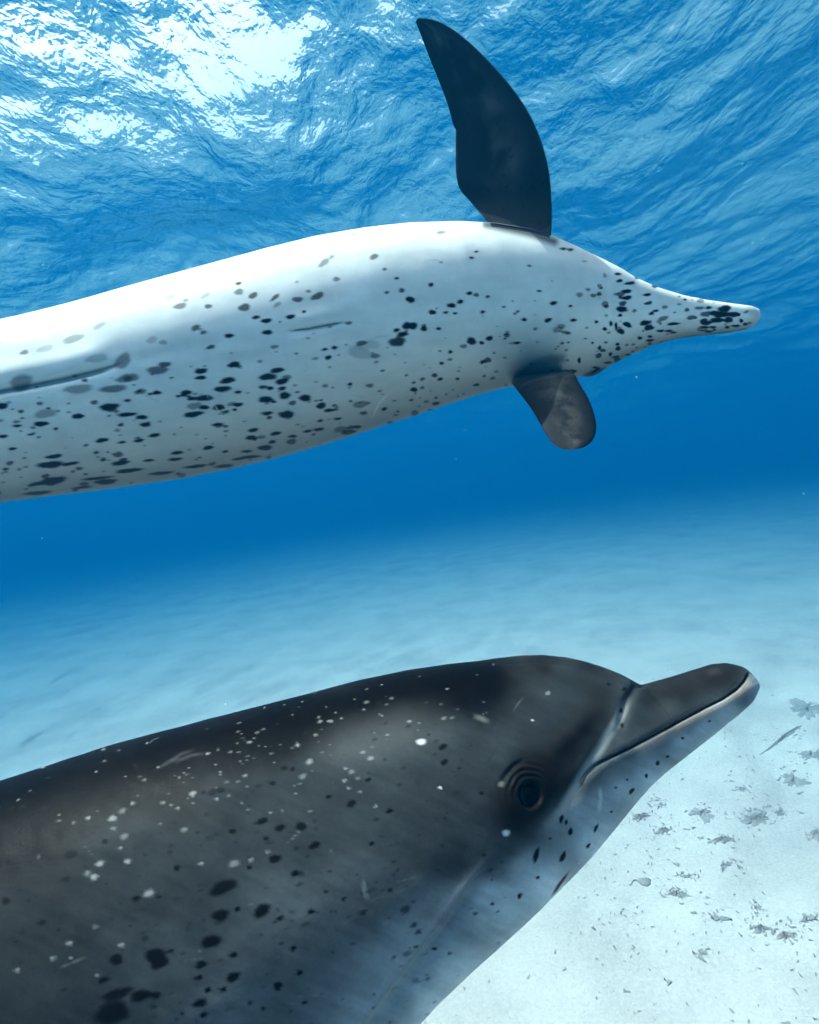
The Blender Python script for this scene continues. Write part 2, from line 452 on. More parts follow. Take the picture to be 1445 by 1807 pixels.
# ---------------------------------------------------------------- upper dolphin: on its side, belly to the camera
D1_UP = [(1341, 556), (1336, 545), (1322, 540), (1290, 536), (1240, 529), (1200, 521), (1150, 506), (1110, 489), (1080, 471), (1040, 450), (1000, 431),
         (960, 414), (920, 402), (858, 393), (800, 391), (720, 394), (640, 402), (560, 415), (480, 435), (400, 457), (320, 479), (240, 502), (160, 526), (80, 547), (0, 566), (-90, 586)]
D1_DN = [(1341, 560), (1335, 574), (1318, 582), (1290, 587), (1240, 592), (1200, 598), (1160, 609), (1120, 628), (1090, 643), (1050, 660), (1000, 671), (950, 677), (905, 683),
         (860, 693), (800, 711), (720, 737), (640, 763), (560, 788), (480, 810), (400, 829), (320, 845), (240, 857), (160, 868), (80, 877), (0, 887), (-90, 895)]
d1_sp = [at(1342, 558, .90), at(1240, 561, .91), at(1150, 559, .915), at(1050, 556, .92), at(940, 546, .92), at(800, 551, .925), at(640, 583, .93),
         at(480, 624, .935), at(320, 663, .94), at(160, 698, .945), at(0, 727, .95), at(-160, 748, .97), at(-330, 762, 1.0), at(-500, 765, 1.05), at(-640, 755, 1.12)]
D1 = Dolphin(d1_sp, stations([(0, .02, 26), (.02, .30, 210), (.30, 1.32, 430), (1.32, 2.02, 110)]), 400, 130, None, roll=math.radians(-4))
d1_prof = [(0, .001), (.02, .018), (.15, .04), (.25, .09), (.4, .13), (.8, .18), (1.2, .165), (1.4, .13), (1.6, .085), (1.8, .052), (1.95, .035), (2.3, .02)]
rf = lambda S: np.interp(S, [0, .05, .14, .22, .32, .5, .9, 1.4, 1.8, 2.1], [.75, .62, .60, .66, .80, .95, .98, 1.05, 1.4, .9])
rb = lambda S: np.interp(S, [0, .05, .14, .22, .32, .5, .9, 1.4, 1.8, 2.1], [.75, .62, .85, 1.15, 1.05, 1.05, 1.05, 1.1, 1.5, .9])
D1.fit(D1_UP, D1_DN, d1_prof, (rf, rb))
D1.finish(D1.rings())
q = D1.px
# relief: the slit between its two folds, the navel, throat wrinkles, fold at the flipper root
disp = np.zeros(q.shape[:2])
SLIT = [(-60, 703), (0, 690), (60, 679), (120, 667), (180, 652), (222, 638)]
d, t = D1.dist_line(SLIT); e = 1 - sstep(0.75, 1.0, t)
disp += e * (-0.013 * np.exp(-(d / 6.0) ** 2) + 0.005 * np.exp(-((d - 26) / 24.0) ** 2))
NAVEL = [(505, 585), (545, 580), (580, 573), (612, 568)]
d, t = D1.dist_line(NAVEL); e = np.sin(np.pi * np.clip(t, 0, 1)) ** 0.7
disp += e * (-0.005 * np.exp(-(d / 4.0) ** 2) + 0.003 * np.exp(-((d - 18) / 14.0) ** 2))
MID = [(230, 636), (330, 617), (430, 598), (505, 585)]
d, t = D1.dist_line(MID); disp -= 0.0022 * np.exp(-(d / 16.0) ** 2) * np.sin(np.pi * t) ** 0.5
for w_ in ([(1074, 478), (1070, 515), (1076, 560), (1082, 600)], [(1084, 505), (1081, 545), (1088, 585)], [(1092, 580), (1086, 610), (1076, 640)]):
    d, t = D1.dist_line(w_); disp -= 0.0014 * np.exp(-(d / 2.6) ** 2) * np.sin(np.pi * t)
for w_ in ([(925, 655), (955, 640), (985, 630), (1003, 628)],):
    d, t = D1.dist_line(w_); disp -= 0.004 * np.exp(-(d / 7.0) ** 2) * np.sin(np.pi * np.clip(t, 0.02, 0.98)) ** 0.5
d = np.hypot(q[..., 0] - 985, q[..., 1] - 585) + np.where(D1.seen, 0, 1e6); disp += 0.004 * np.exp(-(d / 40.0) ** 2)
d = np.hypot((q[..., 0] - 1052) / 1.7, q[..., 1] - 660); disp += 0.007 * np.exp(-(d / 15.0) ** 2)
disp += 0.0016 * fbm(q[..., 0], q[..., 1], 71, 3, 0.012) * D1.seen
D1.finish(D1.V + D1.N * disp[..., None])
q = D1.px
# skin: white belly, grey flanks with shade painted into the lower one, dark back
col = np.zeros(q.shape[:2] + (3,))
ph = np.degrees(D1.phi)[None, :] + 0 * q[..., 0]
side = np.abs(np.where(ph > 180, ph - 360, ph)); side = np.where(ph > 90, 180 - (180 - ph), side)
away = np.abs(((ph + 180) % 360) - 180)                         # 0 at the belly midline, 180 on the back
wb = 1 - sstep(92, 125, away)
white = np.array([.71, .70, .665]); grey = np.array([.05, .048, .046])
bel = white * np.where(np.sin(np.radians(ph)) > 0, 1 - 0.25 * sstep(20, 85, away), 1 - 0.80 * sstep(-10, 62, away))[..., None]  # lower side coloured much darker than the upper, standing in for shade
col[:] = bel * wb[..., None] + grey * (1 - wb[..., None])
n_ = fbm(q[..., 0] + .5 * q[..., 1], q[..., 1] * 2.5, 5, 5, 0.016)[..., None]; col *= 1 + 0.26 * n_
rnd = np.random.RandomState(4)
DK = np.array([.005, .0055, .006])
# crowds of small freckles, denser towards the lower flank and the jaw
fr_ = []
for _ in range(2100):
    x, y = rnd.uniform(-20, 1330), rnd.uniform(400, 890)
    lowness = np.clip((y - (720 - 0.19 * x)) / 170.0 + 0.45, 0.03, 1)
    jaw = math.exp(-((x - 1090) / 40.0) ** 2) + 1.3 * math.exp(-((x - 1265) / 50.0) ** 2)
    if rnd.rand() < 0.55 * lowness + 0.5 * jaw:
        r = rnd.gamma(1.8, 1.1) + .9; fr_.append((x, y, r * (1.5 if x < 700 else 1.15), r * 0.75, rnd.uniform(.6, 1.0), -8))
spots(D1, col, fr_, DK, rnd, k=1.0)
S3 = [(825,527,24,10),(710,550,24,9),(708,573,20,8),(803,583,28,11),(785,613,30,11),(945,570,30,13),(978,547,25,10),(995,586,24,11),(995,611,16,7),(953,610,14,7),(1005,636,22,12),(938,650,28,11),(965,658,10,5),(1077,645,22,12),(1133,672,18,11),(1162,688,18,7),(1012,703,25,14),(945,699,18,7),(840,624,12,6),(840,668,17,8),(828,686,9,5),(720,645,34,10),(680,647,16,7),(650,634,12,6),(630,638,10,5),(772,678,24,10),(720,678,19,8),(683,702,37,10),(553,626,18,7),(385,676,40,12),(448,703,35,8),(498,712,22,7),(512,738,22,7),(275,709,24,9),(145,736,28,9),(555,547,38,14,.8),(450,575,42,14,.75),(400,612,45,14,.75),(275,613,55,14,.6),(160,700,42,14,.5),(432,515,34,22,.65,-35),(75,590,40,28,.6),(8,673,22,11),(360,794,25,8),(490,795,20,6),(430,801,14,5),(545,776,22,7),(768,738,20,6),(893,758,19,7),(887,785,22,8),(973,770,20,7),(935,820,24,10),(735,820,20,7),(625,838,24,6),(618,861,24,6),(525,865,20,5),(425,874,34,8),(455,901,45,8),(190,851,30,8),(250,876,30,6),(178,880,45,13),(187,937,48,14),(130,948,28,7),(375,940,42,9),(345,928,52,6),(132,980,46,7),(290,960,32,5),(570,910,40,6),(690,886,40,6),(790,885,35,6),(880,853,38,6),(840,860,20,5),(870,833,18,5),(1032,780,16,5),(1085,762,16,5),(1125,755,18,6),(1230,765,30,8),(1260,747,16,6),(1192,718,14,5),(1130,725,10,5),(1235,596,9,6),(1158,502,12,8),(1180,467,10,7),(943,413,20,8),(940,372,19,9),(1025,358,18,8),(1120,285,26,11,.85,-28),(1050,297,20,9,.85),(893,283,18,9,.85,-25),(843,270,17,10,.7),(862,325,20,14,.85),(735,321,14,7,.8),(690,397,18,9,.8,-25),(718,413,12,7,.8),(635,320,22,11,.7,-15),(655,300,10,6,.5),(808,425,16,8),(743,465,17,7,.9,-12),(970,290,20,7,.85,-35),(978,315,14,8,.5,-30),(1143,167,22,10,.6,-32),(1170,147,10,6,.55,-30),(1320,146,15,10,.75,-20),(1187,225,11,9,.7),(1088,268,9,6,.7),(1047,235,6,4,.6),(1418,265,11,8,.9),(1400,222,8,5),(1357,190,9,5,.8),(1435,390,18,12),(1420,420,22,9),(1400,405,12,7),(1440,295,9,9),(1355,684,9,6),(600,288,20,7,.35,-20),(725,283,18,7,.35,-25),(350,390,24,9,.35,-25),(258,436,35,14,.45,-15),(160,470,28,12,.3,-15),(340,505,40,14,.35,-12),(535,440,20,12,.35,-25),(575,448,14,8,.5),(1270,485,42,22,.35,10),(1300,457,40,16,.25),(44,824,14,6),(10,780,20,6),(60,743,18,5),(110,773,14,4),(903,360,14,7),(1072,340,8,5),(1365,272,8,5),(1230,380,12,7,.8)]
spots(D1, col, S3, DK, rnd, off=(0, 380), tilt=-6)
S4 = [(110,60,16,6,.6),(147,318,15,9),(178,305,11,8),(80,342,14,9),(127,343,9,5),(160,346,8,5),(5,298,14,11),(10,390,20,12),(50,400,13,9),(102,400,9,6),(210,275,11,7),(218,150,8,5),(235,128,8,4),(257,341,9,6),(275,287,8,5),(404,368,9,7),(488,370,14,8,1,-15),(507,310,15,7,1,-15),(577,370,11,6),(567,320,7,5),(457,267,8,4),(422,178,7,4),(542,118,13,5),(567,121,10,6),(617,162,10,4,.5),(218,444,18,13),(281,434,13,9),(254,450,9,7),(378,450,14,5),(258,517,11,7,1,-20),(143,482,9,6),(112,522,8,6),(107,578,10,6),(168,577,7,5),(14,615,14,8),(235,598,11,5),(92,664,14,6),(75,245,9,8),(73,687,8,4),(648,283,10,7,.8),(670,250,8,9,.7),(690,315,14,11,.75,35),(688,212,7,8,.6),(740,231,12,6),(775,240,18,6),(735,207,12,5),(765,268,20,7),(745,278,16,8,.85),(766,291,18,8),(748,331,21,10),(768,386,17,9,1,30),(745,410,15,9,1,20),(710,382,6,10),(728,390,6,12),(742,353,8,6),(688,401,8,7),(838,280,14,6),(852,347,10,5),(868,337,10,5),(835,312,9,4),(900,324,10,7,.7),(895,364,18,8,.8,-20),(830,380,20,9),(845,398,18,8),(812,433,9,6),(848,428,9,5),(848,441,14,5),(885,408,14,5),(930,383,22,6),(915,408,14,5),(930,414,12,4),(995,361,17,8,.85),(1022,327,16,6,.8),(1055,326,12,5),(1047,348,20,10,.85),(1075,345,20,8),(1110,330,25,12),(1100,350,30,12),(1140,350,22,10),(1085,370,26,10),(1125,370,16,10),(1048,380,20,8),(1070,395,12,5),(1040,395,20,5),(1160,350,8,6),(1185,384,10,6),(1190,340,6,4),(1170,372,8,7),(1150,390,16,5),(1120,395,10,5),(1055,410,14,4),(1200,380,8,5),(735,470,10,8),(708,490,7,7),(733,455,7,6),(727,500,14,5),(700,520,14,5),(670,468,7,8),(598,512,7,10),(655,537,12,4),(580,550,10,4),(770,492,10,4),(645,450,5,4)]
spots(D1, col, S4, DK, rnd, off=(723, 380), tilt=-4)
stroke(D1, col, SLIT, 2.4, (.03, .035, .04), .7, .9, .1)
stroke(D1, col, [(1140, 615), (1170, 604), (1210, 596), (1250, 591), (1300, 586), (1330, 577)], 2.2, (.03, .03, .032), .9, .8, .12)
stroke(D1, col, [(1326, 545), (1337, 558), (1330, 574)], 9, (.33, .33, .32), .6, .9, 0)
stroke(D1, col, NAVEL, 1.6, (.05, .055, .06), .8, .7, .2)
spots(D1, col, [(1053, 664, 38, 13, 1, -22)], (.02, .02, .022), rnd, k=1.0)          # dark skin round the eye
# faint scratches and wrinkles
for _ in range(22):
    x, y = rnd.uniform(40, 1060), rnd.uniform(430, 800); a_ = rnd.normal(-.35, .7); l_ = rnd.uniform(10, 46); c_ = rnd.uniform(-5, 5)
    dx, dy = math.cos(a_) * l_, math.sin(a_) * l_
    stroke(D1, col, [(x - dx, y - dy), (x + c_, y + c_), (x + dx, y + dy)], .9, (.22, .24, .25) if rnd.rand() < .6 else (.8, .8, .8), rnd.uniform(.15, .4), .9, .4)
# skin darkens where the flippers grow out
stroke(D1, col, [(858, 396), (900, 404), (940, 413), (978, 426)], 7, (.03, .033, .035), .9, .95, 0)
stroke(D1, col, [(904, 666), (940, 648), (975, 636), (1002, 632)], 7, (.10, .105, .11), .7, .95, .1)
# the back and far flank: dark with pale flecks
bk = ~D1.seen; k_ = np.where(bk & (wb < .5)); 
fl = fbm(D1.S[k_[0]] * 3.0, D1.phi[k_[1]], 91, 2, 22.0) > 0.33
col[k_] = np.where(fl[:, None], np.array([.2, .2, .2]), col[k_])

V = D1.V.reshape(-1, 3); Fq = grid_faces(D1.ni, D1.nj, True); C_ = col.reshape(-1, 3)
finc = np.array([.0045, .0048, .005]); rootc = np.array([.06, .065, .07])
# raised flipper
LE1 = [(975, 424, .885), (976, 395, .882), (973, 350, .88), (969, 305, .876), (957, 255, .872), (935, 203, .868), (905, 157, .863), (870, 116, .858), (832, 78, .853), (795, 49, .849), (765, 35, .846), (738, 32, .844)]
TE1 = [(862, 396, .895), (850, 382, .895), (832, 358, .893), (812, 335, .89), (805, 308, .888), (804, 262, .884), (804, 234, .881), (804.5, 228, .8805), (800.5, 222, .88), (789, 182, .873), (772, 137, .865), (755, 95, .857), (742, 60, .85), (733, 38, .845)]
s0, s1 = station_of(D1, 972, 428), station_of(D1, 868, 400)
V, Fq, C_ = add_fin(V, Fq, C_, patch(D1, s0, s1, 68, 80), [at(*p) for p in LE1], [at(*p) for p in TE1], .13, 90, rootc * .25, finc, .16, pale=(.060, .064, .066), seed=61)
# lowered flipper, pointing down and towards the camera
LE2 = [(1001, 632, .80), (1010, 650, .79), (1022, 675, .775), (1038, 703, .76), (1049, 733, .745), (1052, 757, .735), (1046, 776, .725), (1032, 788, .72), (1014, 793, .716)]
TE2 = [(903, 667, .838), (909, 684, .822), (923, 702, .803), (939, 724, .786), (951, 744, .771), (961, 762, .756), (973, 779, .741), (986, 790, .729), (1001, 794, .718)]
s0, s1 = station_of(D1, 1000, 640), station_of(D1, 908, 664)
V, Fq, C_ = add_fin(V, Fq, C_, patch(D1, s0, s1, -64, -50), [at(*p) for p in LE2], [at(*p) for p in TE2], .17, 70, rootc, finc * 1.3, .20, pale=(.075, .068, .062), seed=63)  # pale middle paints in the highlight on this flipper
# dorsal fin, away from the camera
lL = D1.len / 2.02
V, Fq, C_ = add_fin(V, Fq, C_, patch(D1, .86 * lL, 1.10 * lL, 174, 186),
    [local(D1, .86 * lL, -.17, 0), local(D1, .92 * lL, -.24, 0), local(D1, 1.02 * lL, -.32, 0), local(D1, 1.12 * lL, -.375, 0), local(D1, 1.17 * lL, -.39, 0)],
    [local(D1, 1.10 * lL, -.165, 0), local(D1, 1.085 * lL, -.22, 0), local(D1, 1.09 * lL, -.29, 0), local(D1, 1.13 * lL, -.355, 0), local(D1, 1.175 * lL, -.388, 0)], .12, 40, grey * .5, finc, .2)
# flukes
for sg, p0, p1 in ((1, 78, 102), (-1, -102, -78)):
    if sg < 0: pj = np.degrees(D1.phi); 
    idx = patch(D1, 1.82 * lL, 1.95 * lL, p0, p1) if sg > 0 else patch(D1, 1.82 * lL, 1.95 * lL, 258, 269.9)
    V, Fq, C_ = add_fin(V, Fq, C_, idx,
        [local(D1, 1.82 * lL, 0, sg * .03), local(D1, 1.87 * lL, 0, sg * .10), local(D1, 1.95 * lL, 0, sg * .19), local(D1, 2.02 * lL, 0, sg * .26, .05)],
        [local(D1, 1.95 * lL, 0, sg * .02, .02), local(D1, 2.0 * lL, 0, sg * .09, .03), local(D1, 2.02 * lL, 0, sg * .18, .03), local(D1, 2.02 * lL, 0, sg * .262, .06)], .10, 30, grey * .5, finc, .2)
SKIN1 = skin_material('spotted_belly_skin', 0.50, 0.03, 0.06)
dol1 = empty('dolphin', D1.C[400], 'white-bellied dolphin covered in dark spots, rolled on its side with one flipper raised', 'dolphin')
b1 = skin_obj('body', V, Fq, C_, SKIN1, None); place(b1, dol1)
i, j = D1.locate(1052, 655)
eyeball(dol1, D1.V[i, j] - D1.N[i, j] * 0.007, D1.N[i, j], 0.011)

# ---------------------------------------------------------------- lower dolphin: right flank close to the camera
D2_UP = [(1331, 1205), (1325, 1186), (1308, 1173), (1285, 1167), (1262, 1169), (1230, 1179), (1195, 1190), (1160, 1200), (1138, 1206), (1126, 1206), (1112, 1197), (1090, 1184), (1060, 1172), (1030, 1163), (1000, 1157),
         (960, 1154), (920, 1156), (880, 1161), (840, 1168), (780, 1176), (700, 1190), (600, 1213), (500, 1241), (400, 1268), (300, 1296), (200, 1323), (100, 1352), (0, 1385), (-120, 1424)]
D2_DN = [(1331, 1207), (1328, 1224), (1316, 1244), (1290, 1268), (1250, 1301), (1200, 1340), (1160, 1371), (1130, 1398), (1100, 1432), (1050, 1490), (1000, 1552), (950, 1609), (900, 1660), (850, 1710), (800, 1765), (765, 1812), (700, 1895), (640, 1975)]
def cc(x, y, z): return CAM_POS + _rt * x + _up * y + _fw * z
E = np.array([.0905, -.236, .475]); dr = np.array([-.93, -.26, -.23]); dr /= np.linalg.norm(dr)
d2_sp = [at(1331, 1207, .545), at(1240, 1243, .53), at(1130, 1288, .51), at(1020, 1333, .492), cc(*E)] + [cc(*(E + dr * t)) for t in (.12, .25, .40, .6, .8, 1.0, 1.2, 1.4, 1.6, 1.75)]
D2 = Dolphin(d2_sp, stations([(0, .012, 26), (.012, .30, 330), (.30, .78, 330), (.78, 2.02, 120)]), 380, 150, None)
d2_prof = [(0, .001), (.02, .02), (.13, .035), (.2, .09), (.30, .115), (.45, .15), (.7, .18), (1.0, .185), (1.3, .15), (1.6, .09), (1.8, .052), (1.95, .035), (2.3, .02)]
r2f = lambda S: np.interp(S, [0, .02, .08, .13, .19, .26, .35, .55, .9, 1.4, 1.8, 2.1], [1.0, .95, .80, .76, .74, .82, .90, .96, .95, .75, .55, .8])
D2.fit(D2_UP, D2_DN, d2_prof, (r2f, r2f), smooth=2)
D2.finish(D2.rings())
MOUTH = [(1322, 1186), (1313, 1203), (1300, 1217), (1275, 1234), (1245, 1249), (1200, 1273), (1150, 1300), (1110, 1321), (1075, 1338), (1050, 1352), (1033, 1370), (1023, 1392)]
EYE = (931, 1403)
q = D2.px
# relief: mouth line and lips, crease between beak and melon, eye socket with its folds, fold under the cheek
disp = np.zeros(q.shape[:2])
d, t = D2.dist_line(MOUTH); e = sstep(0, .02, t) * (1 - sstep(.93, 1.0, t))
P_ = np.array(MOUTH, float)
disp += e * (-0.0024 * np.exp(-(d / 2.4) ** 2) + 0.0005 * np.exp(-((d - 10) / 8.0) ** 2))
CREASE = [(1127, 1206), (1112, 1228), (1103, 1255), (1094, 1285), (1080, 1312)]
d, t = D2.dist_line(CREASE); disp -= 0.0035 * np.exp(-(d / 9.0) ** 2) * (1 - sstep(.5, 1, t))
CHEEK = [(1085, 1285), (1050, 1340), (1010, 1395), (985, 1440)]
d, t = D2.dist_line(CHEEK); disp -= 0.0022 * np.exp(-(d / 13.0) ** 2) * np.sin(np.pi * t) ** .6
RIM = [(880, 1172), (940, 1165), (1000, 1171), (1050, 1184), (1085, 1201), (1100, 1222)]
d, t = D2.dist_line(RIM); disp -= 0.0016 * np.exp(-(d / 6.0) ** 2) * np.sin(np.pi * t) ** .5
BAND = [(1075, 1240), (1040, 1262), (1000, 1300), (960, 1345)]
d, t = D2.dist_line(BAND); disp += 0.0016 * np.exp(-(d / 16.0) ** 2) * np.sin(np.pi * t)
er = np.hypot((q[..., 0] - EYE[0]) * 1.2, (q[..., 1] - EYE[1]) * 1.02) + np.where(D2.seen, 0, 1e6)
ea = np.arctan2(q[..., 1] - EYE[1], q[..., 0] - EYE[0])
disp += 0.0036 * np.exp(-((er - 30) / 22.0) ** 2) - 0.0105 * (1 - sstep(17, 26, er))
up_left = 0.5 + 0.5 * np.cos(ea - math.radians(-125))
disp += 0.0009 * up_left ** 2 * np.cos((er - 29 + 5 * fbm(ea * 2, er * .05, 17, 2, 1.0)) / 11.0 * 2 * math.pi) * np.exp(-((er - 43) / 15.0) ** 2)
d, t = D2.dist_line([(884, 1382), (893, 1366), (908, 1350), (925, 1342)]); disp -= 0.0022 * np.exp(-(d / 3.5) ** 2) * np.sin(np.pi * t) ** .5
FOLD = [(880, 1488), (840, 1540), (790, 1600), (740, 1665), (690, 1735), (640, 1805), (590, 1870)]
d, t = D2.dist_line(FOLD)
sgn = np.sign((q[..., 0] - 880) * (1870 - 1488) - (q[..., 1] - 1488) * (590 - 880))     # + to the belly side
disp += sstep(0, .25, t) * (0.0014 * np.exp(-(d / 12.0) ** 2) - 0.0040 * np.exp(-((d - 24) / 16.0) ** 2) * (sgn > 0))
disp += 0.0020 * fbm(q[..., 0], q[..., 1], 72, 3, 0.009) * D2.seen
mj = D2.mirror_j()
disp = np.where(D2.seen, disp, disp[:, mj])
D2.finish(D2.V + D2.N * disp[..., None])
q = D2.px
# skin
PTS = [(100,1400,.024),(300,1330,.024),(500,1270,.026),(700,1218,.03),(0,1470,.022),(900,1190,.06),(800,1205,.045),(1000,1185,.085),(1060,1197,.07),(960,1160,.03),(1040,1168,.03),
       (700,1290,.12),(640,1312,.13),(790,1285,.13),(560,1340,.09),(400,1400,.075),(200,1500,.075),(50,1600,.065),(300,1550,.09),(500,1450,.11),(650,1420,.11),(100,1750,.08),(300,1700,.15),(500,1600,.18),(400,1780,.20),(650,1550,.17),(750,1400,.10),(800,1500,.10),
       (850,1250,.055),(900,1225,.07),(980,1230,.12),(1010,1245,.11),(880,1325,.14),(840,1400,.10),(950,1290,.10),(860,1370,.11),
       (1005,1325,.018),(1040,1283,.022),(965,1370,.015),(1060,1250,.03),(900,1450,.05),(890,1410,.05),
       (880,1490,.15),(850,1500,.15),(980,1455,.26),(930,1530,.32),(800,1600,.26),(750,1680,.28),(700,1780,.29),(860,1590,.34),(900,1600,.38),(800,1720,.38),(960,1560,.44),(760,1790,.4),
       (1020,1435,.32),(1060,1420,.30),(1100,1395,.38),(1050,1480,.44),(1140,1340,.33),(1200,1310,.38),(1280,1255,.42),(1150,1368,.44),(1240,1290,.42),(1090,1350,.22),
       (1070,1290,.17),(1090,1250,.16),(1108,1215,.11),(1200,1215,.035),(1260,1190,.028),(1150,1228,.04),(1130,1285,.13),(1200,1250,.07),(1100,1308,.16),(1295,1190,.03),(1325,1205,.42),(1160,1275,.10),(1040,1345,.2)]
g = idw(q, PTS); g = np.minimum(g * (0.255 + 1.02 * sstep(.12, .42, g)), .60)
warm = sstep(.022, .006, g)[..., None]
col = g[..., None] * (np.array([.90, 1.0, 1.06]) * (1 - warm) + np.array([1.0, .90, .82]) * warm)
streak = 1.2 * fbm(q[..., 0] * .9 + q[..., 1] * .42, (q[..., 1] * .9 - q[..., 0] * .42) * 5, 14, 4, 0.016)[..., None]
col *= 1 + 0.38 * streak + 0.25 * fbm(q[..., 0], q[..., 1], 15, 4, 0.02)[..., None]
rnd = np.random.RandomState(9)
# cape edge, blaze, pale stripe from the beak crease to the throat, pale lip
stroke(D2, col, [(-60, 1515), (60, 1470), (180, 1412), (330, 1342), (480, 1298), (620, 1258), (740, 1235), (840, 1215)], 36, (.0022, .0018, .0016), .9, .95, 0)
stroke(D2, col, [(-40, 1440), (150, 1385), (350, 1325), (550, 1265), (740, 1222), (860, 1200)], 48, (.0012, .001, .0009), .97, .8, 0)
stroke(D2, col, [(520, 1352), (620, 1315), (720, 1288), (830, 1270)], 34, (.08, .079, .077), .4, .98, .4)
stroke(D2, col, [(1112, 1225), (1092, 1268), (1058, 1322), (1020, 1380), (990, 1430), (955, 1470)], 7, (.24, .25, .25), .75, .9, .15)
stroke(D2, col, [(1322, 1192), (1318, 1210), (1303, 1226), (1277, 1243), (1247, 1258), (1202, 1282), (1152, 1310), (1115, 1330)], 9, (.34, .27, .235), .6, .9, .1)
stroke(D2, col, [(1058, 1385), (1060, 1410), (1056, 1440)], 3, (.5, .5, .5), .5, .8, .3)
stroke(D2, col, [(830, 1262), (850, 1268), (868, 1276)], 4, (.12, .115, .11), .6, .9, .45)
for a_, b_ in (((270, 1362), (330, 1335)), ((285, 1355), (350, 1320)), ((300, 1350), (372, 1328))):
    stroke(D2, col, [a_, ((a_[0] + b_[0]) / 2, (a_[1] + b_[1]) / 2 - 6), b_], 2.5, (.05, .048, .046), .4, .9, .4)
stroke(D2, col, FOLD, 6, (.20, .21, .22), .35, .9, .2)
stroke(D2, col, [(640, 1548), (643, 1570), (650, 1592)], 2.5, (.25, .25, .26), .5, .8, .3)
stroke(D2, col, MOUTH, 1.7, (.008, .007, .007), 1.0, .6, .02)
stroke(D2, col, [(1135, 1272), (1170, 1258), (1215, 1246)], 16, (.07, .066, .062), .4, .98, .5)
stroke(D2, col, [(1240, 1192), (1262, 1184), (1280, 1188)], 6, (.045, .042, .04), .3, .98, .5)
for _ in range(24):                 # fine scratches and creases
    x, y = rnd.uniform(60, 1000), rnd.uniform(1230, 1790); a_ = rnd.normal(-.45, .5); l_ = rnd.uniform(8, 40)
    dx, dy = math.cos(a_) * l_, math.sin(a_) * l_
    stroke(D2, col, [(x - dx, y - dy), (x, y + rnd.uniform(-4, 4)), (x + dx, y + dy)], .9, (.16, .165, .17) if rnd.rand() < .6 else (.01, .01, .01), rnd.uniform(.15, .45), .9, .4)
# dark skin of the socket
spots(D2, col, [(928, 1400, 50, 58, .95, 0)], (.004, .0032, .0028), rnd, soft=.45, k=1.0)
spots(D2, col, [(884, 1384, 5, 4, .5, 0)], (.2, .18, .16), rnd, soft=.6, k=1.0)
# freckles
fr_ = []
for _ in range(420):
    x, y = rnd.uniform(-20, 900), rnd.uniform(1230, 1810); r = rnd.gamma(2.0, .8) + .8
    fr_.append((x, y, r * 1.3, r * .8, rnd.uniform(.3, .8), -22))
spots(D2, col, fr_, (.006, .006, .006), rnd, k=1.0)
fr_ = []
for _ in range(150):
    x, y = rnd.normal(420, 230), 0; y = 1460 - .30 * x + rnd.normal(0, 45); r = rnd.gamma(1.6, .8) + .7
    fr_.append((x, y, r * 1.3, r * .8, rnd.uniform(.3, .9), -22))
spots(D2, col, [(a, b, c * .7, d_ * .7, e_ * .8, f_) for a, b, c, d_, e_, f_ in fr_], (.22, .215, .21), rnd, k=1.0)
LT = [(1050,330,10),(1092,388,16),(1068,440,16),(1240,424,13),(1215,455,10),(1262,447,8),(1308,376,13),(1280,355,11),(1230,482,8),(865,437,9),(800,460,7),(840,458,7),(680,500,14),(575,533,10),(605,541,7),(627,552,9),(398,588,17),(432,562,16),(468,535,9),(310,587,10),(438,652,18),(425,692,10),(352,748,18),(308,782,15),(332,795,18),(450,740,15),(650,628,14),(565,607,9),(853,535,8),(876,557,7),(955,569,8),(945,706,10),(886,735,10),(826,748,22,9),(710,748,10),(525,853,22,12),(335,972,14),(245,1028,14,7),(428,1035,14),(187,1083,12),(62,1125,12),(345,1140,10),(248,1082,9),(1325,545,8),(1270,495,7),(1205,235,6),(1125,231,8,4),(1348,226,5),(812,354,6),(885,893,8),(700,1055,9),(740,1000,8),(1167,703,6),(1058,467,6)]
spots(D2, col, [(x[0], x[1], x[2] * .72, x[2] * .5, .3 + .6 * rnd.rand()) for x in LT], (.19, .188, .185), rnd, off=(0, 1150), tilt=-25, soft=.55)
spots(D2, col, [(107,580,6),(40,418,14,10),(340,740,13),(433,342,4)], (.45, .45, .45), rnd, off=(723, 1100), soft=.5)
DK2 = [(1005,411,12),(1032,414,10),(962,464,11),(750,495,20,13),(780,490,14),(718,496,10),(925,598,20,12),(988,622,17,13),(1062,617,19,16),(1110,684,20,12),(970,731,24,14),(1042,783,18,10),(880,762,10),(625,764,13),(480,872,16),(560,865,8),(370,670,12),(248,716,24,15),(788,832,50,23),(778,930,32,19),(925,914,36,19,1,-38),(838,908,12),(745,1023,36,23),(410,1087,26,18),(548,1075,38,28),(565,1098,36,20),(600,1057,16,8),(366,1160,20,12),(415,1208,55,18),(495,1215,40,20),(548,1213,20,12),(395,1275,68,38),(822,1148,26,16),(710,1105,24,12),(823,1070,16,9),(705,1240,24,16),(733,1195,14,9),(788,1190,13,9),(980,1180,19,15),(1035,1048,14,9),(988,940,12,8),(1097,917,13,9),(1057,1133,12,9),(1240,536,18,12),(1160,512,10),(1375,562,12),(1312,678,10),(1150,847,8),(1212,872,9),(1378,841,9),(1300,452,10),(820,634,13),(940,660,10),(148,957,16,9,.7),(232,802,16,9,.7),(20,880,16,12),(700,1150,16,9),(643,1277,10),(720,1283,14),(882,1240,10),(928,1258,10),(1075,1238,9)]
spots(D2, col, DK2, (.004, .004, .004), rnd, off=(0, 1150), tilt=-22)
